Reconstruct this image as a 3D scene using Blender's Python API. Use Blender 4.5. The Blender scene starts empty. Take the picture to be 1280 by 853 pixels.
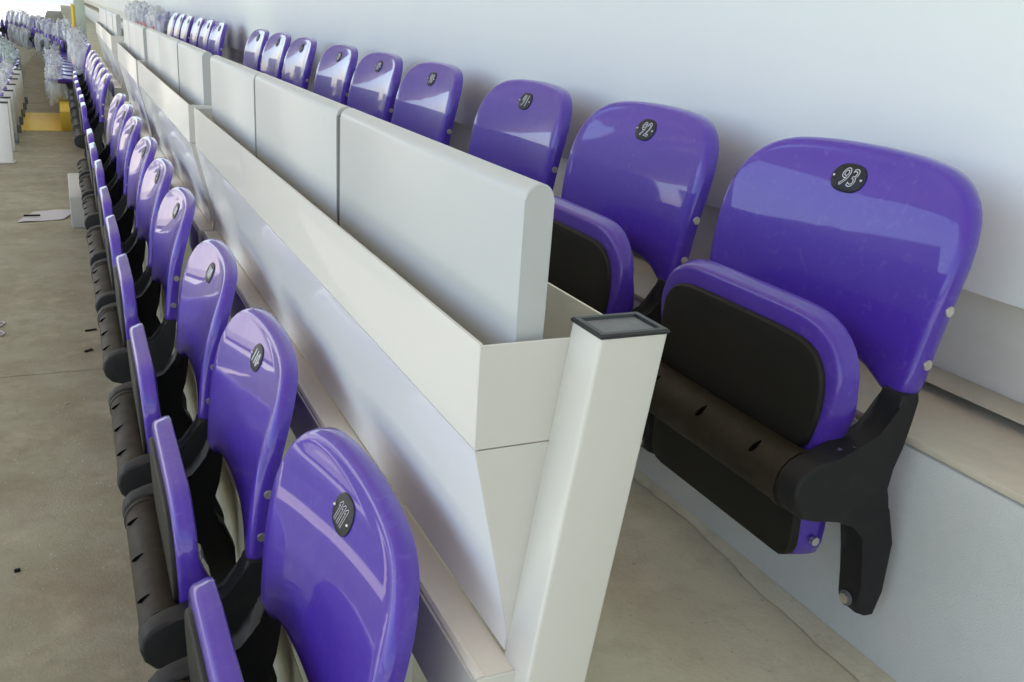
import bpy, bmesh, math, random
from mathutils import Vector, Matrix
from mathutils import noise as mnoise
random.seed(7)
sc = bpy.context.scene
C = sc.collection
R = math.radians

# ------------------------------------------------------------------ camera
cam_d = bpy.data.cameras.new('camera')
cam = bpy.data.objects.new('camera', cam_d); C.objects.link(cam)
F_PX = 1154.837
cam_d.sensor_width = 36.0
cam_d.lens = 36.0 * F_PX / 1280.0
cam_d.clip_start = 0.02; cam_d.clip_end = 3000
yw, pt, rl = 0.45755513, 0.33288751, 0.06899594
fw = Vector((math.sin(yw)*math.cos(pt), math.cos(yw)*math.cos(pt), -math.sin(pt)))
rt = Vector((math.cos(yw), -math.sin(yw), 0)); up = rt.cross(fw)
cr = rt*math.cos(rl) + up*math.sin(rl); cu = -rt*math.sin(rl) + up*math.cos(rl)
cam.matrix_world = Matrix(((cr.x, cu.x, -fw.x, 0), (cr.y, cu.y, -fw.y, 0), (cr.z, cu.z, -fw.z, 0), (0, 0, 0, 1)))
sc.camera = cam

# ------------------------------------------------------------------ light
SUN_EL, SUN_AZ = R(58), R(300)       # sun over the pitch, kept off the upper rows by the roof; azimuth clockwise from +Y
w = bpy.data.worlds.new('World'); sc.world = w; w.use_nodes = True
nt = w.node_tree; nt.nodes.clear()
sky = nt.nodes.new('ShaderNodeTexSky'); sky.sky_type = 'NISHITA'; sky.sun_disc = False
sky.sun_elevation = SUN_EL; sky.sun_rotation = SUN_AZ
sky.air_density = 1.0; sky.dust_density = 2.0; sky.altitude = 300
bg = nt.nodes.new('ShaderNodeBackground'); bg.inputs['Strength'].default_value = 0.095
ow = nt.nodes.new('ShaderNodeOutputWorld')
nt.links.new(sky.outputs[0], bg.inputs[0]); nt.links.new(bg.outputs[0], ow.inputs[0])
sd = bpy.data.lights.new('sun', 'SUN'); sd.energy = 4.5; sd.angle = R(0.5); sd.color = (1.0, 0.95, 0.87)
so = bpy.data.objects.new('sun', sd); C.objects.link(so)
sv = Vector((math.sin(SUN_AZ)*math.cos(SUN_EL), math.cos(SUN_AZ)*math.cos(SUN_EL), math.sin(SUN_EL)))
so.rotation_euler = sv.to_track_quat('Z', 'Y').to_euler()
sc.view_settings.view_transform = 'Standard'; sc.view_settings.look = 'None'
sc.view_settings.exposure = 2.25; sc.view_settings.gamma = 1.0
sc.cycles.max_bounces = 8; sc.cycles.diffuse_bounces = 5; sc.cycles.glossy_bounces = 4
sc.cycles.sample_clamp_indirect = 6.0; sc.cycles.use_denoising = True
sc.cycles.caustics_reflective = False; sc.cycles.caustics_refractive = False

# ------------------------------------------------------------------ materials
def mat(name, col, rough=0.5, coat=0.0, coat_rough=0.05, spec=0.5, metallic=0.0, var=None, var_scale=3.0,
        var_amt=0.5, bump=0.0, bump_scale=200.0, rvar=0.0, alpha=None, transmission=0.0, detail=6, layers=()):
    m = bpy.data.materials.new(name); m.use_nodes = True
    n = m.node_tree.nodes; l = m.node_tree.links
    b = n['Principled BSDF']
    b.inputs['Base Color'].default_value = (*col, 1); b.inputs['Roughness'].default_value = rough
    b.inputs['Metallic'].default_value = metallic
    b.inputs['Coat Weight'].default_value = coat; b.inputs['Coat Roughness'].default_value = coat_rough
    b.inputs['Specular IOR Level'].default_value = spec
    b.inputs['Transmission Weight'].default_value = transmission
    if alpha is not None: b.inputs['Alpha'].default_value = alpha
    tc = n.new('ShaderNodeTexCoord')
    geo = n.new('ShaderNodeNewGeometry')
    def noise(scale, detail=6, rough=0.6, dist=0.0):
        t = n.new('ShaderNodeTexNoise'); t.inputs['Scale'].default_value = scale
        t.inputs['Detail'].default_value = detail; t.inputs['Roughness'].default_value = rough
        t.inputs['Distortion'].default_value = dist
        l.new(geo.outputs['Position'], t.inputs['Vector']); return t
    cur = None
    def mix(fac_out, colr, cur):
        mx = n.new('ShaderNodeMix'); mx.data_type = 'RGBA'
        l.new(fac_out, mx.inputs['Factor'])
        if cur is None: mx.inputs['A'].default_value = (*col, 1)
        else: l.new(cur, mx.inputs['A'])
        mx.inputs['B'].default_value = (*colr, 1)
        return mx.outputs['Result']
    lay = list(layers)
    if var: lay.insert(0, (var, var_scale, 0.35, 0.65, var_amt, 0.0))
    for (c2, s, lo, hi, amt, dist) in lay:
        t = noise(s, detail, 0.65, dist)
        mr = n.new('ShaderNodeMapRange'); mr.inputs['From Min'].default_value = lo; mr.inputs['From Max'].default_value = hi
        mr.inputs['To Max'].default_value = amt
        l.new(t.outputs['Fac'], mr.inputs['Value'])
        cur = mix(mr.outputs['Result'], c2, cur)
    if cur is not None: l.new(cur, b.inputs['Base Color'])
    if rvar:
        t = noise(9, 8, 0.7, 1.0); mr = n.new('ShaderNodeMapRange')
        mr.inputs['From Min'].default_value = 0.35; mr.inputs['From Max'].default_value = 0.7
        mr.inputs['To Min'].default_value = rough; mr.inputs['To Max'].default_value = rough + rvar
        l.new(t.outputs['Fac'], mr.inputs['Value']); l.new(mr.outputs['Result'], b.inputs['Roughness'])
    if bump:
        t = noise(bump_scale, 5, 0.6)
        bp = n.new('ShaderNodeBump'); bp.inputs['Strength'].default_value = bump; bp.inputs['Distance'].default_value = 0.004
        l.new(t.outputs['Fac'], bp.inputs['Height']); l.new(bp.outputs['Normal'], b.inputs['Normal'])
    return m

PURPLE = (0.070, 0.029, 0.35)
M = {}
M['purple'] = mat('purple_plastic', PURPLE, rough=0.32, spec=0.22, coat=0.75, coat_rough=0.03, rvar=0.1, bump=0.004, bump_scale=20,
                  layers=[((0.12, 0.08, 0.43), 9, 0.54, 0.80, 0.30, 0.4), ((0.24, 0.20, 0.46), 75, 0.60, 0.80, 0.30, 0.3), ((0.17, 0.13, 0.44), 28, 0.58, 0.66, 0.22, 2.5), ((0.07, 0.035, 0.38), 5, 0.5, 0.8, 0.6, 0.4)])
M['black'] = mat('black_plastic', (0.012, 0.0125, 0.013), rough=0.5, spec=0.28, rvar=0.15, bump=0.05, bump_scale=500,
                 layers=[((0.04, 0.033, 0.026), 22, 0.52, 0.78, 0.45, 0.8)])
M['tube'] = mat('brownish_black_tube', (0.022, 0.018, 0.012), rough=0.5, spec=0.22, rvar=0.2,
                layers=[((0.060, 0.048, 0.032), 18, 0.45, 0.75, 0.5, 0.8)])  # black broken up by brown patches
M['pad'] = mat('black_pad', (0.010, 0.0095, 0.0075), rough=0.55, spec=0.3, bump=0.15, bump_scale=700)
M['steel'] = mat('bolt_steel', (0.62, 0.6, 0.56), rough=0.3, metallic=0.9)
M['plate'] = mat('number_plate', (0.014, 0.016, 0.020), rough=0.45, spec=0.3)
M['digit'] = mat('digit_silver', (0.62, 0.63, 0.66), rough=0.4)
M['cream'] = mat('cream_powder_coat', (0.66, 0.65, 0.60), rough=0.32, spec=0.35, coat=0.15, coat_rough=0.03,
                 layers=[((0.61, 0.60, 0.56), 6, 0.5, 0.8, 0.35, 0.8), ((0.5, 0.47, 0.4), 70, 0.66, 0.82, 0.25, 0.0)])
M['cream_in'] = mat('cream_inside', (0.66, 0.62, 0.52), rough=0.4, layers=[((0.5, 0.45, 0.36), 9, 0.5, 0.8, 0.4, 0.8)])
M['post'] = mat('cream_post', (0.65, 0.645, 0.585), rough=0.3, spec=0.5, coat=0.2, bump=0.01, bump_scale=90,
                layers=[((0.60, 0.59, 0.53), 9, 0.5, 0.8, 0.3, 0.8), ((0.42, 0.39, 0.33), 55, 0.68, 0.82, 0.3, 0.3)])
M['board'] = mat('pale_grey_board', (0.50, 0.52, 0.515), rough=0.38, spec=0.5, bump=0.02, bump_scale=350,
                 layers=[((0.455, 0.47, 0.46), 5, 0.45, 0.8, 0.4, 0.8)])
M['gap_shade'] = mat('gap_shade_grey', (0.10, 0.095, 0.09), rough=0.7)
M['cream_lifted'] = mat('lower_panel_lifted', (0.84, 0.85, 0.85), rough=0.30, spec=0.4, coat=0.5, coat_rough=0.03, layers=[((0.77, 0.77, 0.75), 5, 0.5, 0.8, 0.35, 0.4)])  # same cream paint, brightened in colour to offset the shade below
M['ledge'] = mat('beige_rail', (0.83, 0.78, 0.68), rough=0.4, layers=[((0.74, 0.68, 0.58), 14, 0.45, 0.8, 0.4, 0.8)])
M['capblack'] = mat('cap_black', (0.016, 0.018, 0.02), rough=0.4)
M['capgrey'] = mat('cap_grey', (0.13, 0.14, 0.15), rough=0.5, layers=[((0.24, 0.24, 0.23), 45, 0.5, 0.75, 0.6, 0.5)])
M['concrete'] = mat('aisle_concrete', (0.335, 0.318, 0.235), rough=0.75, spec=0.3, bump=0.35, bump_scale=160, detail=9,
                    layers=[((0.24, 0.215, 0.14), 3.2, 0.44, 0.62, 0.7, 0.15), ((0.43, 0.39, 0.29), 7.0, 0.52, 0.66, 0.55, 0.2), ((0.29, 0.235, 0.18), 5.2, 0.54, 0.66, 0.35, 0.2), ((0.22, 0.20, 0.135), 16, 0.50, 0.70, 0.5, 0.1),
                            ((0.12, 0.11, 0.08), 60, 0.60, 0.80, 0.5, 0.0)])
M['concrete_upper'] = mat('pale_upper_concrete', (0.61, 0.595, 0.475), rough=0.78, spec=0.3, bump=0.35, bump_scale=160, detail=9,  # aisle concrete in a paler tone for the upper floor
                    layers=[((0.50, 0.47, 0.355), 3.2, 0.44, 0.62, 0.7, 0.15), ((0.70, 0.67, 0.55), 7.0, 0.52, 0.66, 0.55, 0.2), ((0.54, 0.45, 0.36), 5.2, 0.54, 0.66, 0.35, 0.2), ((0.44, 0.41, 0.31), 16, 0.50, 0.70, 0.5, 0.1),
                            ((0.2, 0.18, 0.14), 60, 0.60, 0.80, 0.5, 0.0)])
M['riser'] = mat('painted_riser', (0.60, 0.625, 0.61), rough=0.5, spec=0.5, bump=0.45, bump_scale=420,
                 layers=[((0.48, 0.50, 0.50), 7, 0.45, 0.75, 0.4, 0.5)])
M['curbtop'] = mat('curb_top', (0.58, 0.53, 0.42), rough=0.7, bump=0.2, bump_scale=160,
                   layers=[((0.33, 0.30, 0.24), 6, 0.45, 0.75, 0.5, 0.8)])
M['wall'] = mat('white_cladding', (0.87, 0.905, 0.87), rough=0.5, spec=0.4, bump=0.04, bump_scale=25,
                layers=[((0.80, 0.82, 0.82), 1.4, 0.4, 0.8, 0.4, 0.5)])
M['wall_low'] = mat('cream_wall_base', (0.84, 0.81, 0.72), rough=0.6, layers=[((0.70, 0.66, 0.57), 8, 0.45, 0.75, 0.4, 0.6)])
M['yellow'] = mat('yellow_paint', (0.66, 0.46, 0.03), rough=0.5, layers=[((0.55, 0.36, 0.05), 9, 0.5, 0.75, 0.5, 0.6)])
M['block'] = mat('grey_concrete_block', (0.46, 0.45, 0.40), rough=0.8, bump=0.3, bump_scale=120, layers=[((0.36, 0.35, 0.31), 9, 0.45, 0.75, 0.5, 0.6)])
M['roof'] = mat('roof_sheet', (0.82, 0.735, 0.70), rough=0.6)
M['seatfield'] = mat('neutral_stand', (0.21, 0.185, 0.155), rough=0.7, layers=[((0.30, 0.27, 0.23), 0.9, 0.5, 0.62, 0.7, 0)])  # neutral tone set for clean bounce and dark reflections
M['far'] = mat('far_stand', (0.34, 0.34, 0.33), rough=0.8, layers=[((0.45, 0.46, 0.5), 0.3, 0.4, 0.7, 0.5, 0)])
M['grass'] = mat('pitch_grass', (0.06, 0.12, 0.03), rough=0.9, layers=[((0.09, 0.15, 0.05), 0.4, 0.4, 0.7, 0.5, 0)])
M['ground'] = mat('ground_grey', (0.29, 0.285, 0.27), rough=0.9, layers=[((0.24, 0.23, 0.21), 0.1, 0.4, 0.7, 0.5, 0)])
M['plastic'] = mat('clear_plastic_film', (0.76, 0.80, 0.80), rough=0.15, spec=0.7, alpha=0.38)
M['plastic_teal'] = mat('green_plastic_film', (0.42, 0.52, 0.49), rough=0.15, spec=0.7, alpha=0.6)
M['paper'] = mat('white_paper', (0.50, 0.48, 0.50), rough=0.7)
M['dark'] = mat('dark_bits', (0.02, 0.02, 0.02), rough=0.8, spec=0.1)
M['slot'] = mat('slot_black', (0.003, 0.003, 0.003), rough=0.9, spec=0.0)
M['red'] = mat('red_print', (0.62, 0.10, 0.13), rough=0.5)
M['white'] = mat('white_enamel', (0.80, 0.80, 0.78), rough=0.35)
M['pole'] = mat('pale_green_column', (0.55, 0.62, 0.54), rough=0.6)

# ------------------------------------------------------------------ helpers
def link(name, me, parent=None, m=None):
    o = bpy.data.objects.new(name, me); C.objects.link(o)
    if parent is not None: o.parent = parent
    return o
def mesh(name, verts, faces, m, parent=None, smooth=False, angle=35):
    me = bpy.data.meshes.new(name); me.from_pydata([tuple(v) for v in verts], [], faces)
    me.materials.append(M[m]); fix(me)
    if smooth: shade(me, angle)
    return link(name, me, parent)
def fix(me):
    bm = bmesh.new(); bm.from_mesh(me)
    bmesh.ops.recalc_face_normals(bm, faces=bm.faces); bm.to_mesh(me); bm.free()
def shade(me, angle=35):
    for p in me.polygons: p.use_smooth = True
    try: me.set_sharp_from_angle(angle=R(angle))
    except Exception: pass
def bmobj(name, bm, m, parent=None, smooth=True, angle=35):
    bmesh.ops.recalc_face_normals(bm, faces=bm.faces)
    me = bpy.data.meshes.new(name); bm.to_mesh(me); bm.free(); me.materials.append(M[m])
    if smooth: shade(me, angle)
    return link(name, me, parent)
def box(name, x0, x1, y0, y1, z0, z1, m, parent=None, bev=0.0, seg=2):
    bm = bmesh.new()
    bmesh.ops.create_cube(bm, size=1)
    for v in bm.verts:
        v.co = Vector(((x0+x1)/2 + v.co.x*(x1-x0), (y0+y1)/2 + v.co.y*(y1-y0), (z0+z1)/2 + v.co.z*(z1-z0)))
    if bev: bmesh.ops.bevel(bm, geom=bm.edges[:], offset=bev, segments=seg, affect='EDGES', profile=0.5)
    return bmobj(name, bm, m, parent, smooth=bool(bev))
def extrude_y(name, prof, y0, y1, m, parent=None, bev=0.0, smooth=True, angle=35, seg=2):
    """closed XZ profile, extruded along Y"""
    bm = bmesh.new(); n = len(prof)
    a = [bm.verts.new((x, y0, z)) for x, z in prof]; b = [bm.verts.new((x, y1, z)) for x, z in prof]
    fa = bm.faces.new(a); fb = bm.faces.new(b[::-1])
    for i in range(n): bm.faces.new((a[i], a[(i+1) % n], b[(i+1) % n], b[i]))
    if bev:
        es = set(fa.edges) | set(fb.edges)
        bmesh.ops.bevel(bm, geom=list(es), offset=bev, segments=seg, affect='EDGES', profile=0.5)
    return bmobj(name, bm, m, parent, smooth=smooth, angle=angle)
def plate_strip(name, pts, y0, y1, th, m, parent=None, bev=0.0):
    """sheet metal folded along XZ polyline pts with thickness th, running in Y"""
    P = [Vector((p[0], p[1])) for p in pts]; off = []
    for i, p in enumerate(P):
        d1 = (P[i]-P[i-1]).normalized() if i else (P[1]-P[0]).normalized()
        d2 = (P[i+1]-P[i]).normalized() if i < len(P)-1 else d1
        n1 = Vector((-d1.y, d1.x)); n2 = Vector((-d2.y, d2.x)); nn = (n1+n2).normalized()
        off.append(p + nn*th/max(0.3, nn.dot(n1)))
    prof = [(p.x, p.y) for p in P] + [(p.x, p.y) for p in off[::-1]]
    return extrude_y(name, prof, y0, y1, m, parent, bev=bev)
def cyl(name, c, axis, r, h, m, parent=None, seg=24, bev=0.0):
    bm = bmesh.new()
    bmesh.ops.create_cone(bm, cap_ends=True, segments=seg, radius1=r, radius2=r, depth=h)
    if bev:
        bmesh.ops.bevel(bm, geom=[e for e in bm.edges if len([f for f in e.link_faces if len(f.verts) > 4]) > 0], offset=bev, segments=2, affect='EDGES')
    q = Vector((0, 0, 1)).rotation_difference(Vector(axis)).to_matrix().to_4x4()
    bmesh.ops.transform(bm, matrix=Matrix.Translation(c) @ q, verts=bm.verts)
    return bmobj(name, bm, m, parent)
def thing(name, label, cat, loc=(0, 0, 0), group=None):
    o = bpy.data.objects.new(name, None); C.objects.link(o); o.location = loc
    o.empty_display_size = 0.1
    return tag(o, label, cat, group)
def tag(o, label, cat, group=None):
    o['label'] = label; o['category'] = cat
    if group: o['group'] = group
    return o
def structure(o):
    o['kind'] = 'structure'; return o
def resmooth(pts, n=1):
    """Chaikin corner cutting of a closed polygon"""
    for _ in range(n):
        q = []
        for i in range(len(pts)):
            a = pts[i]; b = pts[(i+1) % len(pts)]
            q.append(tuple(a[k]*.75+b[k]*.25 for k in range(2))); q.append(tuple(a[k]*.25+b[k]*.75 for k in range(2)))
        pts = q
    return pts
def resample(pts, n):
    L = [0]
    for i in range(len(pts)): L.append(L[-1] + math.dist(pts[i], pts[(i+1) % len(pts)]))
    out = []
    for k in range(n):
        d = L[-1]*k/n; i = max(j for j in range(len(pts)) if L[j] <= d + 1e-9)
        t = (d-L[i])/max(1e-9, L[i+1]-L[i]); a = pts[i]; b = pts[(i+1) % len(pts)]
        out.append((a[0]+(b[0]-a[0])*t, a[1]+(b[1]-a[1])*t))
    return out
def offset_poly(pts, d):
    n = len(pts); out = []
    area = sum(pts[i][0]*pts[(i+1) % n][1]-pts[(i+1) % n][0]*pts[i][1] for i in range(n))
    s = 1 if area > 0 else -1
    for i in range(n):
        a = Vector(pts[i-1]); b = Vector(pts[(i+1) % n]); t = (b-a).normalized()
        out.append((pts[i][0]+t.y*d*s, pts[i][1]-t.x*d*s))
    return out
def shell(name, outline, surf, prof, m, parent, centre, rings=7, back=None, close=True, angle=50):
    """pillow-like moulding: outline in (v, w); surf(v, w) gives u; prof = [(outward, back)] roll-over rings"""
    n = len(outline); V = []; Fc = []
    V.append((surf(*centre), centre[0], centre[1]))
    ringidx = []
    for k in range(1, rings+1):
        f = (k/rings)**0.8; idx = []
        for p in outline:
            v = centre[0]+(p[0]-centre[0])*f; w_ = centre[1]+(p[1]-centre[1])*f
            idx.append(len(V)); V.append((surf(v, w_), v, w_))
        ringidx.append(idx)
    for (o, b) in prof:
        idx = []; op = offset_poly(outline, o)
        for p, q in zip(op, outline):
            idx.append(len(V)); V.append((surf(*q)+b, p[0], p[1]))
        ringidx.append(idx)
    for i in range(n): Fc.append((0, ringidx[0][i], ringidx[0][(i+1) % n]))
    for a, b in zip(ringidx[:-1], ringidx[1:]):
        for i in range(n): Fc.append((a[i], b[i], b[(i+1) % n], a[(i+1) % n]))
    if close:
        last = ringidx[-1]; c = len(V); V.append((surf(*centre)+prof[-1][1], centre[0], centre[1]))
        for i in range(n): Fc.append((last[i], c, last[(i+1) % n]))
    return mesh(name, V, Fc, m, parent, smooth=True, angle=angle)
def copy_tree(o, parent=None):
    c = o.copy(); C.objects.link(c)
    if parent is not None:
        c.parent = parent
    for ch in list(o.children): copy_tree(ch, c)
    return c

# ------------------------------------------------------------------ levels
RX, DX = 0.95, 0.707            # riser face of the upper row, tread depth
ZF, DZ = -0.817, 0.344          # floor of the upper row, rise per row
YE = 62.0
def slab(x0, x1, z, th, cuts, m='concrete', y0=-15.0):
    ys = [y0]+cuts+[YE]
    for a, b in zip(ys[:-1], ys[1:]):
        structure(box('floor', x0, x1, a+0.003, b-0.003, z-th, z, m, bev=0.002, seg=1))
# tread of each row; k=0 is the upper floor
JO = [3.10, 6.25, 9.40, 13.0, 17.0, 21.0, 27.0, 34.0, 44.0]
structure(box('floor_bed', -3.4, RX+0.6, -15.0, YE, -3.2, -2.62, 'ground'))
for k in range(0, 4):
    x1 = RX-DX*k; x0 = x1-DX; z = ZF-DZ*k
    slab(x0+0.0, x1, z, 0.10, [j+(0.8 if k == 0 else 0) for j in JO], 'concrete_upper' if k == 0 else 'concrete')
    # riser under this tread's front edge (faces the pitch)
    structure(box('riser', x0+0.0, x0+0.08, -15.0, YE, z-DZ-0.05, z-0.102, 'concrete'))
structure(box('riser', RX, RX+0.35, -15.0, YE, ZF-0.3, ZF+DZ-0.012, 'riser', bev=0.006))
structure(box('kerb_top', RX+0.002, RX+0.55, -15.0, YE, ZF+DZ-0.011, ZF+DZ, 'curbtop', bev=0.003))
# irregular mortar skirt where the upper floor meets the riser
V = []; Fc = []; N = 400
for i in range(N+1):
    y = -1.0 + i*0.03
    wd = 0.012 + 0.022*abs(mnoise.noise((y*1.7, 0, 3))) + 0.012*mnoise.noise((y*9, 2, 1)) + 0.007*mnoise.noise((y*31, 5, 1))
    if 0.3 < y < 1.1: wd += 0.02*math.sin((y-0.3)/0.8*math.pi)
    V += [(RX-max(0.004, wd), y, ZF+0.0015), (RX-max(0.004, wd)*0.45, y, ZF+0.007), (RX-0.0005, y, ZF+0.012)]
for i in range(N):
    a = i*3
    for j in (0, 1): Fc.append((a+j, a+j+1, a+j+4, a+j+3))
structure(mesh('mortar_skirt', V, Fc, 'concrete_upper', None, True))

# back wall
t = thing('wall', 'long white clad wall behind the upper row of purple seats', 'wall', (1.12, 8, -0.473))
def sub(o): o.parent = t; o.matrix_parent_inverse = Matrix.Translation(-Vector(t.location)); return o
sub(box('cladding_panel', 1.085, 1.16, -15, YE, -0.305, 6.99, 'wall', bev=0.003))
sub(box('wall_base', 1.17, 1.30, -15, YE, -0.47, 6.9, 'wall_low'))
sub(box('flashing', 1.105, 1.169, -15, YE, -0.458, -0.454, 'curbtop', bev=0.002))
# wall added behind the camera to limit light from there, and the roof
o = box('unseen_end_wall', -3.4, 1.08, -15.4, -15.02, -3.5, 6.99, 'roof'); tag(o, 'plain end wall added unseen behind the viewer to shape the light', 'wall')
o = box('roof', -11.0, 1.6, -15.4, 64.0, 7.5, 7.8, 'roof'); structure(o)
for i in range(19):
    structure(box('roof_beam', -11.0, 1.05, -13+i*4.0, -12.7+i*4.0, 7.0, 7.498, 'roof'))

structure(mesh('bounce_tier', [(-2.6, -30, -2.75), (-2.6, 80, -2.75), (-24, 80, -11.9), (-24, -30, -11.9)], [(0, 1, 2, 3)], 'seatfield'))  # unseen slope added to throw sunlight up under the roof
inner = [(-11.0, 20.0), (-15, 26.0), (-21, 30.5), (-30, 34.5), (-42, 38.5), (-56, 41.5), (-74, 43.0)]
outer = [(1.6, 20.0), (1.6, 40.0), (1.6, 60.0), (-4, 70.0), (-20, 78.0), (-45, 82.0), (-74, 83.0)]
V = [(x, y, z) for (x, y) in inner for z in (8.85, 9.15)] + [(x, y, z) for (x, y) in outer for z in (8.85, 9.15)]
Fc = []
for i in range(6):
    a, b = 2*i, 14+2*i
    Fc += [(a, a+2, b+2, b), (a+1, b+1, b+3, a+3), (a, a+1, a+3, a+2), (b, b+2, b+3, b+1)]
structure(mesh('roof', V, Fc, 'roof'))  # unseen roof bend, added to hide sky glare from the lower seats
# ------------------------------------------------------------------ far bowl (ground, pitch and stands outside)
structure(box('ground', -600, 600, -600, 900, -12.3, -12.0, 'ground'))
structure(box('pitch', -100, -34, -40, 66, -11.99, -11.9, 'grass'))
V = []; Fc = []
prof = [(-118, -11), (-120, -9), (-146, 1.0), (-148, 1.0), (-149, 6.5), (-152, 6.5), (-152, -12)]
V = [(x, y, z) for (x, z) in prof for y in (-90, 120)]
for i in range(len(prof)-1): Fc.append((2*i, 2*i+1, 2*i+3, 2*i+2))
tag(mesh('far_stand', V, Fc, 'seatfield'), 'pale stand far across the pitch', 'stand')
V = []; Fc = []
prof = [(85, -11), (87, -9), (112, -1.5), (116, -1.5), (117, 0.5), (119, 0.5), (119, -12)]
for i in range(len(prof)-1): Fc.append((2*i, 2*i+1, 2*i+3, 2*i+2))
V = [(x, y, z) for (y, z) in prof for x in (-120, -9)]
tag(mesh('unseen_corner_stand', V, Fc, 'seatfield'), 'unseen corner stand added to darken reflections in the seat backs', 'stand')  # added out of view so the seat backs reflect something darker
V = [(x, y, z) for (y, z) in prof for x in (-8.9, 40)]
tag(mesh('end_stand', V, Fc, 'far'), 'bright sunlit stand at the far end of the row', 'stand')

# ------------------------------------------------------------------ the seat
def seat_face(v, w):
    x = max(0.0, (w-0.46)/0.23)
    u = -0.053 + 0.10*(w-0.42) + 0.0398*x**2.6
    return u - 0.28*v*v
def backrest_outline():
    half = [(0.0, 0.681), (0.10, 0.678), (0.158, 0.668), (0.195, 0.641), (0.209, 0.598), (0.208, 0.55), (0.203, 0.49), (0.198, 0.428),
            (0.192, 0.421), (0.172, 0.422), (0.155, 0.430), (0.12, 0.446), (0.0, 0.454)]
    # densify then smooth so the wings stay crisp
    pts = half + [(-v, w_) for v, w_ in half[-2:0:-1]]
    pts = resmooth(pts, 3)
    return resample(pts, 110)
OUT = backrest_outline()
def half_at(w): return max(p[0] for p in OUT if abs(p[1]-w) < 0.02)
def make_backrest(parent):
    prof = [(0.004, 0.001), (0.0085, 0.004), (0.0115, 0.009), (0.0125, 0.015), (0.0120, 0.0245), (0.0105, 0.0265), (0.0085, 0.0255), (0.008, 0.008), (0.0, 0.0045)]
    return shell('backrest', OUT, seat_face, prof, 'purple', parent, (0.0, 0.575), rings=9)
def tilt(w): return -0.152 - 0.004*(w-0.33)/0.17      # folded pan leans back towards its top
def rrect(hv, w0, w1, r, n=6, r2=None):
    r2 = r if r2 is None else r2; pts = []
    for cx, cy, a0, rr in ((hv-r, w1-r, 0, r), (-(hv-r), w1-r, 90, r), (-(hv-r2), w0+r2, 180, r2), (hv-r2, w0+r2, 270, r2)):
        for k in range(n+1):
            a = R(a0+90*k/n); pts.append((cx+rr*math.cos(a), cy+rr*math.sin(a)))
    return pts
def make_pan(parent):
    hp = [(0.0, 0.498), (0.10, 0.498), (0.140, 0.493), (0.168, 0.474), (0.182, 0.442), (0.178, 0.405), (0.162, 0.370), (0.155, 0.340), (0.155, 0.215), (0.150, 0.192), (0.130, 0.188), (0.0, 0.188)]
    out = resample(resmooth(hp + [(-a, b) for a, b in hp[-2:0:-1]], 2), 96)
    s = lambda v, w_: tilt(w_) - 0.15*v*v*0
    def thick(w_): return 0.018 + 0.016*max(0, min(1, (0.43-w_)/0.05))
    n = len(out); V = [(tilt(0.34), 0, 0.34)]; Fc = []; rings = []
    for f in (0.5, 0.9, 1.0):
        rings.append([(s(p[0], p[1]), p[0]*f, 0.34+(p[1]-0.34)*f) for p in out]) if f == 1.0 else rings.append([(tilt(0.34+(p[1]-0.34)*f), p[0]*f, 0.34+(p[1]-0.34)*f) for p in out])
    for (o, b) in ((0.005, 0.0015), (0.009, 0.005), (0.0105, 0.010), (0.0125, 0.016), (0.0145, 0.5), (0.0145, 0.85), (0.011, 0.97), (0.005, 1.0)):
        op = offset_poly(out, o)
        rings.append([(tilt(q[1]) + (b if b < 0.1 else 0.012+thick(q[1])*b), p[0], p[1]) for p, q in zip(op, out)])
    idx = []
    for rg in rings: idx.append(list(range(len(V), len(V)+n))); V += rg
    for i in range(n): Fc.append((0, idx[0][i], idx[0][(i+1) % n]))
    for a, b in zip(idx[:-1], idx[1:]):
        for i in range(n): Fc.append((a[i], b[i], b[(i+1) % n], a[(i+1) % n]))
    c = len(V); V.append((tilt(0.34)+0.035, 0, 0.34))
    for i in range(n): Fc.append((idx[-1][i], c, idx[-1][(i+1) % n]))
    pan = mesh('seat_pan', V, Fc, 'purple', parent, True, 50)
    hq = [(0.0, 0.474), (0.105, 0.474), (0.145, 0.467), (0.165, 0.440), (0.167, 0.40), (0.159, 0.365), (0.148, 0.335), (0.0, 0.332)]
    up_ = resample(resmooth(hq + [(-a, b) for a, b in hq[-2:0:-1]], 2), 64)
    shell('underside_pad', up_, lambda v, w_: tilt(w_)-0.007, [(0.002, 0.0005), (0.0045, 0.003), (0.005, 0.013)], 'pad', pan, (0, 0.40), rings=4)
    lo = resample(rrect(0.158, 0.186, 0.300, 0.020), 60)
    shell('underside_pad', lo, lambda v, w_: tilt(w_)-0.007, [(0.002, 0.0005), (0.0045, 0.003), (0.005, 0.012)], 'pad', pan, (0, 0.25), rings=4)
    for s_ in (-1, 1): cyl('bolt', (tilt(0.21)+0.022, s_*0.1735, 0.215), (0, 1, 0), 0.006, 0.006, 'steel', pan, 14)
    return pan
ARM = [(-0.0385, 0.4235), (-0.0395, 0.420), (-0.042, 0.393), (-0.048, 0.344), (-0.058, 0.322), (-0.066, 0.309), (-0.068, 0.297), (-0.062, 0.280), (-0.049, 0.268), (-0.013, 0.238),
       (-0.026, 0.108), (-0.030, 0.102), (-0.048, 0.102), (-0.066, 0.112), (-0.069, 0.122), (-0.070, 0.160), (-0.070, 0.205), (-0.078, 0.240), (-0.096, 0.258), (-0.132, 0.264), (-0.172, 0.267), (-0.194, 0.273), (-0.207, 0.290),
       (-0.213, 0.310), (-0.209, 0.329), (-0.196, 0.343), (-0.178, 0.349), (-0.150, 0.352), (-0.112, 0.358), (-0.088, 0.368), (-0.075, 0.384), (-0.0665, 0.412), (-0.066, 0.424), (-0.062, 0.424)]
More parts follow.
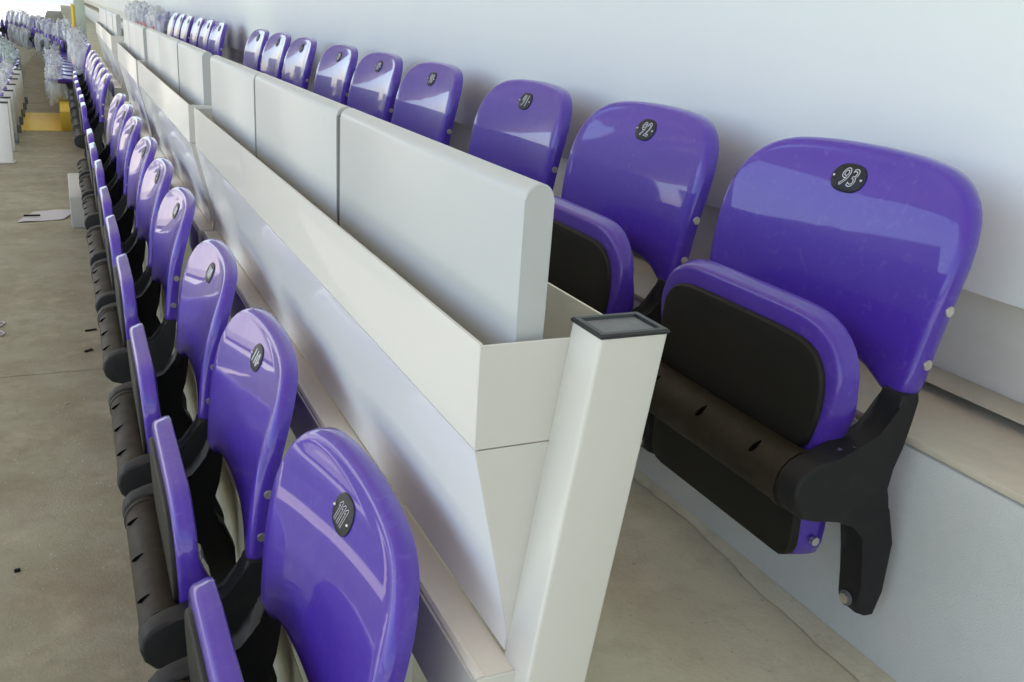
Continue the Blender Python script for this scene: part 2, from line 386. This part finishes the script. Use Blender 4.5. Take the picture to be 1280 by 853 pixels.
ARM = ARM[:1] + [((a[0]+b[0]+2*c[0])/4, (a[1]+b[1]+2*c[1])/4) for a, c, b in zip(ARM[:-2], ARM[1:-1], ARM[2:])] + ARM[-1:]
def make_arm(parent, s):
    v0, v1 = (0.172, 0.210) if s > 0 else (-0.210, -0.172)
    bm = bmesh.new(); n = len(ARM)
    a = [bm.verts.new((x, v0, z)) for x, z in ARM]; b = [bm.verts.new((x, v1, z)) for x, z in ARM]
    fa = bm.faces.new(a); fb = bm.faces.new(b[::-1])
    for i in range(n): bm.faces.new((a[i], a[(i+1) % n], b[(i+1) % n], b[i]))
    bmesh.ops.bevel(bm, geom=list(set(fa.edges) | set(fb.edges)), offset=0.006, segments=3, affect='EDGES', profile=0.5)
    arm = bmobj('bracket', bm, 'black', parent, True, 50)
    cyl('bolt', (-0.0715, (v0+v1)/2, 0.128), (1, 0, 0), 0.007, 0.006, 'steel', arm, 16)
    cyl('washer', (-0.0700, (v0+v1)/2, 0.128), (1, 0, 0), 0.0105, 0.002, 'capgrey', arm, 16)
    for k in (0, 1):
        bb = cyl('screw', (-0.136+0.018*k, (v0+v1)/2+s*(0.002+0.006*k), 0.3545+0.003*k), (0, 0, 1), 0.003, 0.002, 'steel', arm, 10)
    return arm
def make_tube(parent):
    bm = bmesh.new(); r0 = 0.0395; cx, cz = -0.170, 0.306
    seg = 28; ys = [(-0.1705, r0), (-0.160, r0), (-0.159, r0-0.002), (0.159, r0-0.002), (0.160, r0), (0.1705, r0)]
    rg = []
    for y, r in ys: rg.append([bm.verts.new((cx+r*math.cos(2*math.pi*i/seg), y, cz+r*math.sin(2*math.pi*i/seg))) for i in range(seg)])
    for a, b in zip(rg[:-1], rg[1:]):
        for i in range(seg): bm.faces.new((a[i], a[(i+1) % seg], b[(i+1) % seg], b[i]))
    bm.faces.new(rg[0][::-1]); bm.faces.new(rg[-1])
    tb = bmobj('pivot_tube', bm, 'tube', parent, True, 50)
    for y in (-0.115, 0.0, 0.115):
        bm = bmesh.new(); bmesh.ops.create_uvsphere(bm, u_segments=12, v_segments=8, radius=1)
        rot = Matrix.Rotation(R(-30), 4, 'Y')
        bmesh.ops.transform(bm, matrix=Matrix.Translation((cx-0.0262, y, cz+0.0262)) @ rot @ Matrix.Diagonal((0.012, 0.0035, 0.0032, 1)), verts=bm.verts)
        # seen as a short dark slot in the tube's skin
        bmobj('slot', bm, 'slot', tb)
    return tb
def make_plate(parent, text):
    """small dark rounded-hexagon plate with two rivets and outlined slanted digits"""
    w0 = 0.648; pts = []
    base = [(0.031, 0.0), (0.027, 0.011), (0.014, 0.0185), (-0.014, 0.0185), (-0.027, 0.011), (-0.031, 0.0), (-0.027, -0.011), (-0.014, -0.0185), (0.014, -0.0185), (0.027, -0.011)]
    pts = resmooth(base, 2); n = len(pts); V = []; Fc = []
    def P(v, dz, h):
        ww = w0+dz; return (seat_face(v, ww)-h, v, ww)
    for sc_, h in ((1.0, 0.0002), (1.0, 0.0014), (0.94, 0.0022), (0.45, 0.0022)):
        V += [P(p[0]*sc_, p[1]*sc_, h) for p in pts]
    V.append(P(0, 0, 0.0022)); c = len(V)-1
    for k in range(3):
        for i in range(n): Fc.append((k*n+i, k*n+(i+1) % n, (k+1)*n+(i+1) % n, (k+1)*n+i))
    for i in range(n): Fc.append((3*n+i, 3*n+(i+1) % n, c))
    pl = mesh('number_plate', V, Fc, 'plate', parent, True, 40)
    for s in (-1, 1):
        p = P(s*0.0245, 0.0, 0.0028); bm = bmesh.new(); bmesh.ops.create_uvsphere(bm, u_segments=12, v_segments=8, radius=0.0022)
        bmesh.ops.translate(bm, vec=p, verts=bm.verts); bmobj('rivet', bm, 'steel', pl)
    if text: add_digits(pl, text)
    return pl
def add_digits(pl, text):
    if set(text) == {'1'}:                          # outlined slanted ones, each with a flag
        V = []; Fc = []
        for k in range(len(text)):
            x0 = (k-(len(text)-1)/2)*0.0098
            g = [(-0.0016, -0.0105), (0.0016, -0.0105), (0.0016, 0.0105), (-0.0004, 0.0105), (-0.0042, 0.0072), (-0.0042, 0.0044), (-0.0016, 0.0062)]
            inn = offset_poly(g, 0.0009); b = len(V); n = len(g)
            for pts in (g, inn):
                for (x, y) in pts:
                    x += x0+y*0.22; ww = 0.648+y; V.append((seat_face(-x, ww)-0.0031, -x, ww))
            for i in range(n): Fc.append((b+i, b+(i+1) % n, b+n+(i+1) % n, b+n+i))
        return mesh('digits', V, Fc, 'digit', pl)
    cu = bpy.data.curves.new('digits', 'FONT'); cu.body = text; cu.size = 0.031 if len(text) < 3 else 0.026
    cu.align_x = 'CENTER'; cu.align_y = 'CENTER'; cu.fill_mode = 'NONE'; cu.bevel_depth = 0.00065; cu.bevel_resolution = 1
    cu.shear = 0.2; cu.resolution_u = 6; cu.space_character = 1.05
    to = bpy.data.objects.new('tmp', cu); C.objects.link(to)
    bpy.context.view_layer.update()
    me = bpy.data.meshes.new_from_object(to.evaluated_get(bpy.context.evaluated_depsgraph_get()))
    bpy.data.objects.remove(to); bpy.data.curves.remove(cu)
    me.name = 'digits'; me.materials.clear(); me.materials.append(M['digit'])
    for v in me.vertices:
        x, y, z = v.co; vv, ww = -x*0.95, 0.648+y*1.05
        v.co = (seat_face(vv, ww)-0.0024-z, vv, ww)
    o = link('digits', me, pl); return o
def make_seat(name='tip_up_seat'):
    t = thing(name, 'x', 'stadium seat')
    br = make_backrest(t)
    for s in (-1, 1):
        for (bu, bw) in ((0.0175, 0.530), (0.0165, 0.462)):
            cyl('bolt', (seat_face(0.2, bw)+bu, s*(half_at(bw)+0.0112), bw), (0, 1, 0), 0.0066, 0.006, 'steel', br, 16, bev=0.001)
    make_pan(t); make_tube(t); make_arm(t, -1); make_arm(t, 1)
    return t
proto = make_seat(); used = False
plate_blank = None
def place_seat(y, row, label, text='', group=None, dy=0, wob=True):
    """row 0 = along the wall, 1 = next row down ..."""
    global used, plate_blank
    s = proto if not used else copy_tree(plain)
    if not used:
        globals()['plain'] = copy_tree(proto)       # a clean master, removed later
        used = True
    s.location = (RX-DX*row+dy, y, ZF-DZ*row)
    s.rotation_euler = (0, 0, R(random.uniform(-0.5, 0.5)) if wob else 0)
    for c in s.children:
        if c.name.startswith('seat_pan'):
            c.matrix_basis = Matrix.Translation((-0.17, 0, 0.308)) @ Matrix.Rotation(R(random.uniform(-1.6, 1.2) if text != '93' else 0), 4, 'Y') @ Matrix.Translation((0.17, 0, -0.308))
    tag(s, label, 'stadium seat', group)
    if plate_blank is None: plate_blank = make_plate(None, '')
    p = copy_tree(plate_blank, s); p.name = 'number_plate'
    if text: add_digits(p, text)
    return s

BACK = [0.93, 1.43, 1.93, 2.54, 3.04, 3.54, 4.15, 4.65, 5.15, 6.48, 6.98, 7.48, 8.09, 8.59, 9.09]
FRONT = [0.86, 1.36, 1.86, 2.47, 2.97, 3.47, 4.08, 4.58, 5.08, 6.38, 6.88, 7.38, 7.99, 8.49, 8.99]
bt = ['93', '92', '91', '90', '89', '88'] + ['']*9
ft = ['111', '110', '109', '108'] + ['']*11
ords = ['nearest', 'middle', 'farthest']
trio = ['first', 'second', 'third']
sixth = ['nearest', 'second', 'third', 'fourth', 'fifth', 'farthest']
for i, y in enumerate(BACK):
    if i < 2:
        lab = ['large purple seat numbered 93 by the white wall, right of the leaning post',
               'purple seat numbered 92 by the white wall, behind the pale board end'][i]
    elif i < 9: lab = '%s purple seat back of the %s trio along the white wall' % (ords[i % 3], trio[i//3])
    else: lab = '%s of six purple seat backs by the wall beyond the gap' % sixth[i-9]
    place_seat(y, 0, lab, bt[i], 'purple seats along the white wall')
for i, y in enumerate(FRONT):
    if i < 2:
        lab = ['purple seat numbered 111 at the bottom edge, closest in the lower row',
               'purple seat numbered 110, second from the near end of the lower row'][i]
    elif i < 9: lab = '%s purple seat of the %s trio in the lower row' % (ords[i % 3], trio[i//3])
    else: lab = '%s of six lower row purple seats past the grey block' % sixth[i-9]
    place_seat(y, 1, lab, ft[i], 'purple seats in the lower row')

# ------------------------------------------------------------------ desk units, rail beams
def plane_end(name, prof, y0, y1, m, parent):
    return extrude_y(name, prof, y0, y1, m, parent, bev=0.0006, seg=1)
def local(o, t):
    o.parent = t; o.matrix_parent_inverse = Matrix.Translation(-Vector(t.location)); return o
def desk_unit(y0, y1, dx, label, nb=3, rot=0.0, row=0, bdx=0.0, lens=None):
    """folded cream trough with a V-shaped underside; fold-up desk boards stand inside it"""
    X, Z = dx, 0.0
    t = thing('desk_unit', label, 'desk unit', (0.33+dx, y0, -0.565), 'cream desk units between the two rows')
    L = y1-y0
    def P(pts): return [(a-0.33, b+0.565) for a, b in pts]
    kw = dict(parent=t)
    th = 0.003
    plate_strip('front_panel', P([(0.291, -0.3455), (0.291, -0.251)]), 0, L, -th, 'cream', t, bev=0.0007)
    plate_strip('lower_panel', P([(0.3345, -0.562), (0.3335, -0.531), (0.2915, -0.3475)]), 0, L, -th, 'cream_lifted', t, bev=0.0005)
    plate_strip('back_panel', P([(0.4360, -0.251), (0.4300, -0.349), (0.372, -0.552)]), 0, L, -th, 'cream_in', t)
    extrude_y('trough_floor', P([(0.2945, -0.352), (0.427, -0.352), (0.427, -0.349), (0.2945, -0.349)]), 0.003, L-0.003, 'cream_in', t)
    for (a, b) in ((-0.0022, -0.0001), (L+0.0001, L+0.0022)):
        plane_end('end_cap', P([(0.2905, -0.3461), (0.4315, -0.3461), (0.4350, -0.2515), (0.2905, -0.2515)]), a, b, 'cream', t)
        plane_end('end_cap', P([(0.2912, -0.3472), (0.4300, -0.3472), (0.372, -0.55), (0.3350, -0.55), (0.3330, -0.531)]), a, b, 'cream', t)
    n = 14
    lens = lens or [L/nb]*nb; yy = 0.004
    for k, ln in enumerate(lens):
        e0, e1 = yy+0.0068, yy+ln-0.0068; yy += ln
        r = 0.0135; c = 0.3405; zt = -0.122
        pr = [(c-r, -0.345), (c-r, zt-r)] + [(c-r*math.cos(math.pi*j/n), zt-r+r*math.sin(math.pi*j/n)) for j in range(1, n)] + [(c+r, zt-r), (c+r, -0.345)]
        o = extrude_y('desk_board', P(pr), e0, e1, 'board', t, bev=0.0012, seg=1, angle=40)
        if k < len(lens)-1:  # dark strip added for the shade in the open gap between boards
            extrude_y('gap_shade', P([(c-r+0.002, -0.345), (c-r+0.002, zt-r), (c, zt-0.004), (c+r-0.002, zt-r), (c+r-0.002, -0.345)]), e1-0.001, e1+0.0146, 'gap_shade', t).location.x = bdx
        o.location.x = bdx; o.location.z = random.uniform(-0.0012, 0.0012)
        o.rotation_euler = (0, R(random.uniform(-0.25, 0.25)), R(random.uniform(-0.08, 0.08)))
    t.rotation_euler = (0, 0, rot)
    return t
desk_unit(0.650, 2.430, 0.0, 'nearest cream desk trough with three pale boards, ending at the leaning post', lens=[0.575, 0.593, 0.565], rot=R(0.12))
desk_unit(2.500, 4.190, -0.010, 'second cream desk trough from the near end, its edge stepping out past the first', lens=[0.56]*3, rot=R(-0.1), bdx=0.003)
desk_unit(4.215, 5.700, -0.012, 'third cream desk trough, last one before the stair gap', lens=[0.49]*3, rot=R(-0.35))
desk_unit(6.620, 8.120, 0.010, 'fourth cream desk trough, first beyond the stair gap', lens=[0.49]*3, rot=R(-0.3))
desk_unit(8.140, 9.640, 0.020, 'farthest cream desk trough of the row', lens=[0.49]*3, rot=R(-0.3))

def rail_beam(y0, y1, dx, label, near=True):
    t = thing('rail_beam', label, 'rail', (0.316+dx, y0, -0.66), 'beige rail beams below the desk fronts')
    L = y1-y0
    prof = [(-0.019, 0.0), (-0.019, 0.092), (-0.0165, 0.0955), (-0.0125, 0.0955), (-0.0115, 0.0942), (0.0180, 0.0942), (0.0180, 0.0)]
    extrude_y('beam', prof, 0.004, L-0.004, 'ledge', t, bev=0)
    extrude_y('front_face', [(-0.0215, 0.002), (-0.0215, 0.088), (-0.0192, 0.088), (-0.0192, 0.002)], 0.004, L-0.004, 'cream', t)
    for a in (0.0, L-0.0035):
        extrude_y('end_plate', [(-0.0215, 0.0), (-0.0215, 0.0955), (0.019, 0.0955), (0.019, 0.0)], a, a+0.0035, 'post', t, bev=0.0006, seg=1)
    y = 0.25
    while y < L:
        box('support_leg', -0.010, 0.010, y, y+0.03, ZF+0.66+0.0, 0.0-0.001, 'post', t, bev=0.002); y += 1.1
    return t
rail_beam(0.622, 2.455, 0.0, 'beige rail beam under the nearest desk trough, its end plate at the leaning post')
rail_beam(2.462, 4.190, -0.008, 'beige rail beam under the second desk trough')
rail_beam(4.200, 5.720, -0.006, 'beige rail beam under the third desk trough, ending at the stair gap')
rail_beam(6.560, 9.660, 0.006, 'beige rail beam beyond the stair gap')

def leaning_post(y, label, x0=0.0, z0=0.0, zb=ZF, group=None, name='metal_post', ht=None):
    # front-left-top corner (0.376, y, -0.238); leans towards the wall as it rises
    t = thing(name, label, 'post', (0.30+x0, y, zb+z0), group)
    zt = -0.2375 if ht is None else ht
    s = 0.127; W, D = 0.0655, 0.050
    zl = zb; V = []
    def X(z): return 0.3755 + (z+0.234)*s - 0.30
    bm = bmesh.new()
    rr = 0.004
    def ring(z):
        pts = []
        for cx, cy, a0 in ((W-rr, D-rr, 0), (rr, D-rr, 90), (rr, rr, 180), (W-rr, rr, 270)):
            for k in range(4):
                a = R(a0+30*k); pts.append(bm.verts.new((X(z)+cx+rr*math.cos(a), cy+rr*math.sin(a), z-zb)))
        return pts
    a = ring(zl+0.004); b = ring(zt)
    n = len(a)
    for i in range(n): bm.faces.new((a[i], a[(i+1) % n], b[(i+1) % n], b[i]))
    bm.faces.new(a[::-1]); bm.faces.new(b)
    bmobj('post_body', bm, 'post', t, True, 40)
    # black push-in cap with raised rim and recessed middle
    V = []; Fc = []; e = 0.0006
    z1, z2 = zt-zb+0.0005, zt-zb+0.0042
    def rect(m_, z, shr=0.0): return [(X(zt)-m_, -m_, z), (X(zt)+W+m_, -m_, z), (X(zt)+W+m_, D+m_, z), (X(zt)-m_, D+m_, z)]
    rings = [rect(e, z1), rect(e, z2-0.0015), rect(e-0.0015, z2), rect(-0.0055, z2), rect(-0.007, z2-0.0028)]
    for rg in rings: V += rg
    for k in range(4):
        for i in range(4): Fc.append((k*4+i, k*4+(i+1) % 4, (k+1)*4+(i+1) % 4, (k+1)*4+i))
    cp = mesh('end_cap', V, Fc, 'capblack', t)
    mesh('cap_recess', [(x, yy, z+0.0003) for x, yy, z in rect(-0.0066, z2-0.0028)], [(0, 1, 2, 3)], 'capgrey', cp)
    box('base_plate', X(zl)-0.02, X(zl)+W+0.02, -0.02, D+0.02, 0.0005, 0.0065, 'post', t, bev=0.001)
    return t
leaning_post(0.600, 'leaning cream square post with a black plastic cap in the foreground')
leaning_post(2.456, 'slim cream post under the join of the first and second desk troughs', x0=-0.004, ht=-0.36, group='cream posts under the desk troughs')
leaning_post(5.72, 'cream post at the stair gap end of the third desk trough', x0=-0.002, group=None)
leaning_post(6.56, 'cream post at the near end of the fourth desk trough', x0=0.004, group=None)

# ------------------------------------------------------------------ stair blocks, paper, debris
o = box('concrete_block', -0.016, 0.22, 5.20, 5.93, -1.1605, -0.998, 'block', bev=0.006); tag(o, 'light grey concrete half-step block on the aisle floor', 'concrete block')
o = box('yellow_block', -0.040, 0.22, 9.06, 10.37, -1.1605, -0.995, 'yellow', bev=0.006); tag(o, 'yellow painted half-step block further down the aisle', 'concrete block')
structure(box('yellow_marking', -0.41, -0.042, 9.05, 10.4, -1.1605, -1.157, 'yellow'))
o = box('concrete_block', 0.32, 0.56, 5.80, 6.50, ZF+0.0005, ZF+0.172, 'block', bev=0.006); tag(o, 'grey half-step block in the stair gap of the upper floor', 'concrete block')
pv = []
for j in range(7):
    for i in range(9):
        x = -0.275+0.028*i; y = 5.36+0.045*j
        pv.append((x+0.012*j, y+0.05*(i/8), -1.1575+0.004*max(0, math.sin(i*0.9+j*0.7))))
pf = [(j*9+i, j*9+i+1, (j+1)*9+i+1, (j+1)*9+i) for j in range(6) for i in range(8)]
tag(mesh('paper_sheet', pv, pf, 'paper', None, True), 'white sheet of paper lying on the aisle floor by the grey block', 'paper')
o = box('pen', -0.245, -0.165, 5.475, 5.487, -1.1515, -1.1430, 'dark', bev=0.002); tag(o, 'dark pen lying on the white paper sheet', 'pen')
def on_floor(x, y, l, w_, a, h=0.006, m='dark'):
    o = box('debris_chip', -l/2, l/2, -w_/2, w_/2, 0.0005, h, m, bev=0.001, seg=1); o.location = (x, y, -1.161); o.rotation_euler = (0, 0, a); return o
tag(on_floor(0.020, 3.50, 0.04, 0.008, R(15)), 'upper of two short dark strips on the aisle floor near the lower seats', 'debris')
tag(on_floor(0.006, 3.28, 0.03, 0.009, R(40)), 'lower of two short dark strips on the aisle floor near the lower seats', 'debris')
tag(on_floor(-0.17, 1.93, 0.012, 0.008, R(10)), 'tiny dark chip alone on the near aisle floor', 'debris')
tag(on_floor(-0.065, 2.83, 0.016, 0.005, R(35), 0.003, 'paper'), 'tiny white scrap just below the floor joint', 'debris')
cuv = bpy.data.curves.new('cable_tie', 'CURVE'); cuv.dimensions = '3D'; cuv.bevel_depth = 0.0028
sp = cuv.splines.new('NURBS'); q = [(0, 0), (0.02, 0.03), (0.045, 0.02), (0.03, -0.02), (0.01, -0.05), (0.035, -0.09), (0.05, -0.12), (0.02, -0.15), (-0.01, -0.13)]
sp.points.add(len(q)-1)
for p_, (a, b) in zip(sp.points, q): p_.co = (a, b, 0.003, 1)
sp.use_endpoint_u = True
to = bpy.data.objects.new('tmp', cuv); C.objects.link(to); bpy.context.view_layer.update()
me = bpy.data.meshes.new_from_object(to.evaluated_get(bpy.context.evaluated_depsgraph_get())); bpy.data.objects.remove(to)
me.materials.clear(); me.materials.append(M['paper'])
o = link('cable_tie', me); o.location = (-0.300, 3.64, -1.1605); tag(o, 'curled white cable tie lying on the aisle floor at the left edge', 'cable tie')
# gravel-size crumbs
def crumbs(n, xr, yr, z, seed):
    random.seed(seed); V = []; Fc = []
    for _ in range(n):
        x = random.uniform(*xr); y = random.uniform(*yr); r = random.uniform(0.0008, 0.0028)*(1.6 if random.random() < .06 else 1)
        b = len(V); a = random.uniform(0, 3)
        for k in range(4): V.append((x+r*math.cos(a+k*1.57)*random.uniform(.6, 1.4), y+r*math.sin(a+k*1.57)*random.uniform(.6, 1.4), z+0.0003))
        V.append((x, y, z+r*0.9))
        for k in range(4): Fc.append((b+k, b+(k+1) % 4, b+4))
    o = mesh('floor_grit', V, Fc, 'block'); o['kind'] = 'stuff'; o['label'] = 'fine grit and crumbs scattered on the concrete'; return o
crumbs(1500, (-0.41, 0.2), (1.2, 9), -1.161, 3)
crumbs(900, (0.3, 0.93), (0.2, 4), ZF, 4)

# ------------------------------------------------------------------ the row below, posts and wrapped seats
for i in range(7):
    y = 7.3+0.55*i
    if i == 0:
        t = thing('metal_post', 'tall white panel post at the left edge, nearest of the posts of the row below', 'post', (-0.385, y, -1.16), None)
        box('post_body', -0.055, 0.035, 0.0, 0.06, 0.0, 0.405, 'white', t, bev=0.004)
        box('end_cap', -0.057, 0.037, -0.002, 0.062, 0.406, 0.414, 'capblack', t, bev=0.002)
        box('foot_plate', -0.065, 0.045, -0.02, 0.08, 0.0015, 0.012, 'post', t, bev=0.002)
        continue
    t = thing('metal_post', '%s short black-capped cream post in the line left of the aisle' % ['', 'nearest', 'second', 'third', 'fourth', 'fifth', 'farthest'][i], 'post', (-0.385, y, -1.16), 'capped posts along the left of the aisle')
    box('post_body', -0.035, 0.03, 0.0, 0.05, 0.0, 0.385, 'post', t, bev=0.004)
    box('end_cap', -0.037, 0.032, -0.002, 0.052, 0.386, 0.394, 'capblack', t, bev=0.002)
    box('side_clip', 0.030, 0.060, 0.005, 0.045, 0.06, 0.13, 'capgrey', t, bev=0.006)
def crumple(name, c, size, m, parent, seed, tear=0.0, squash=1.0):
    bm = bmesh.new(); bmesh.ops.create_icosphere(bm, subdivisions=4, radius=1)
    for v in bm.verts:
        d = v.co.normalized()
        k = 0.8+0.30*mnoise.noise(d*2.1+Vector((seed, 0, 0)))+0.16*mnoise.noise(d*5.3+Vector((0, seed, 0)))+0.03*abs(mnoise.noise(d*9+Vector((seed, seed, 0))))
        q = Vector((math.copysign(abs(d.x)**0.6, d.x), math.copysign(abs(d.y)**0.6, d.y), math.copysign(abs(d.z)**0.6, d.z)))
        v.co = Vector((c[0]+q.x*size[0]*k, c[1]+q.y*size[1]*k, c[2]+q.z*size[2]*k))
    return bmobj(name, bm, m, parent, True, 180)
wrap_data = []
def wrapped(y, row, label, group, red=False, teal=False):
    s = copy_tree(plain); s.name = 'wrapped_seat'
    s.location = (RX-DX*row-(0.010*max(0, y-12)**2 if row else 0), y, ZF-DZ*row); s.rotation_euler = (0, 0, R(random.uniform(-4, 4)))
    tag(s, label, 'wrapped seat', group)
    sd_ = random.random()*30
    if row == 1 and y < 14.2:                      # these stand unfolded under their film
        for c in s.children:
            if c.name.startswith('seat_pan'):
                c.matrix_basis = Matrix.Translation((-0.17, 0, 0.308)) @ Matrix.Rotation(R(-82), 4, 'Y') @ Matrix.Translation((0.17, 0, -0.308))
        crumple('loose_film', (-0.30, 0.0, 0.27), (0.11, 0.21, 0.17), 'plastic', s, sd_+7)
    elif random.random() < 0.5:
        crumple('loose_film', (-0.22, 0.0, 0.30), (0.07, 0.22, 0.20), 'plastic', s, sd_+5)
    crumple('plastic_wrap', (-0.05+random.uniform(-.03, .03), random.uniform(-.04, .04), 0.55+random.uniform(-.05, .05)), (random.uniform(0.06, 0.11), random.uniform(0.20, 0.26), random.uniform(0.15, 0.21)), 'plastic_teal' if teal else 'plastic', s, sd_)
    if red: box('red_print', -0.125, -0.118, -0.08, 0.06, 0.50, 0.54, 'red', s)
    return s
def wrapped_all(y0, n, step, row, where, group, red=0, teal=99):
    for i in range(n):
        lab = {0: 'nearest %s', 1: 'second %s', 2: 'third %s'}.get(i, 'farther crowded %s') % where
        wrapped(y0+step*i, row, lab, group, red=i < red, teal=i >= teal)
wrapped_all(9.98, 8, 0.5, 0, 'plastic wrapped seat by the wall beyond the purple six', 'plastic wrapped seats by the wall', 5)
wrapped_all(10.10, 26, 0.5, 1, 'plastic wrapped seat past the yellow block', 'plastic wrapped seats past the yellow block', 4)
wrapped_all(8.3, 26, 0.55, 2, 'plastic wrapped seat behind the capped posts', 'plastic wrapped seats left of the aisle', 0, 8)
wrapped_all(19, 36, 0.6, 3, 'green wrapped seat at the far left', 'plastic wrapped seats at the far left', 0, 0)
# hanging bag and unfolded seat at the end of the lower row
t = thing('plastic_bag', 'torn clear plastic bag hanging over the far end of the lower row', 'plastic bag', (-0.08, 9.9, -0.9))
crumple('bag_film', (0, 0, 0.05), (0.05, 0.10, 0.19), 'plastic', t, 3.3)
t = thing('metal_column', 'pale green column standing far behind the desk row', 'column', (0.30, 15.0, ZF))
box('column_shaft', -0.07, 0.07, 0, 0.14, 0.0, 8.28, 'pole', t, bev=0.01)
box('base_plate', -0.11, 0.11, -0.04, 0.18, 0.0005, 0.02, 'pole', t, bev=0.002)
t = thing('guard_rail', 'yellow guard rail beside the far pale column', 'rail', (0.2, 13.5, ZF))
for k in range(3): cyl('upright', (0.0, k*0.45, 0.32), (0, 0, 1), 0.018, 0.63, 'yellow', t, 14)
cyl('top_bar', (0.0, 0.45, 0.635), (0, 1, 0), 0.018, 0.96, 'yellow', t, 14)

# remove masters
def kill(o):
    for c in list(o.children): kill(c)
    bpy.data.objects.remove(o)
kill(plain); kill(plate_blank)
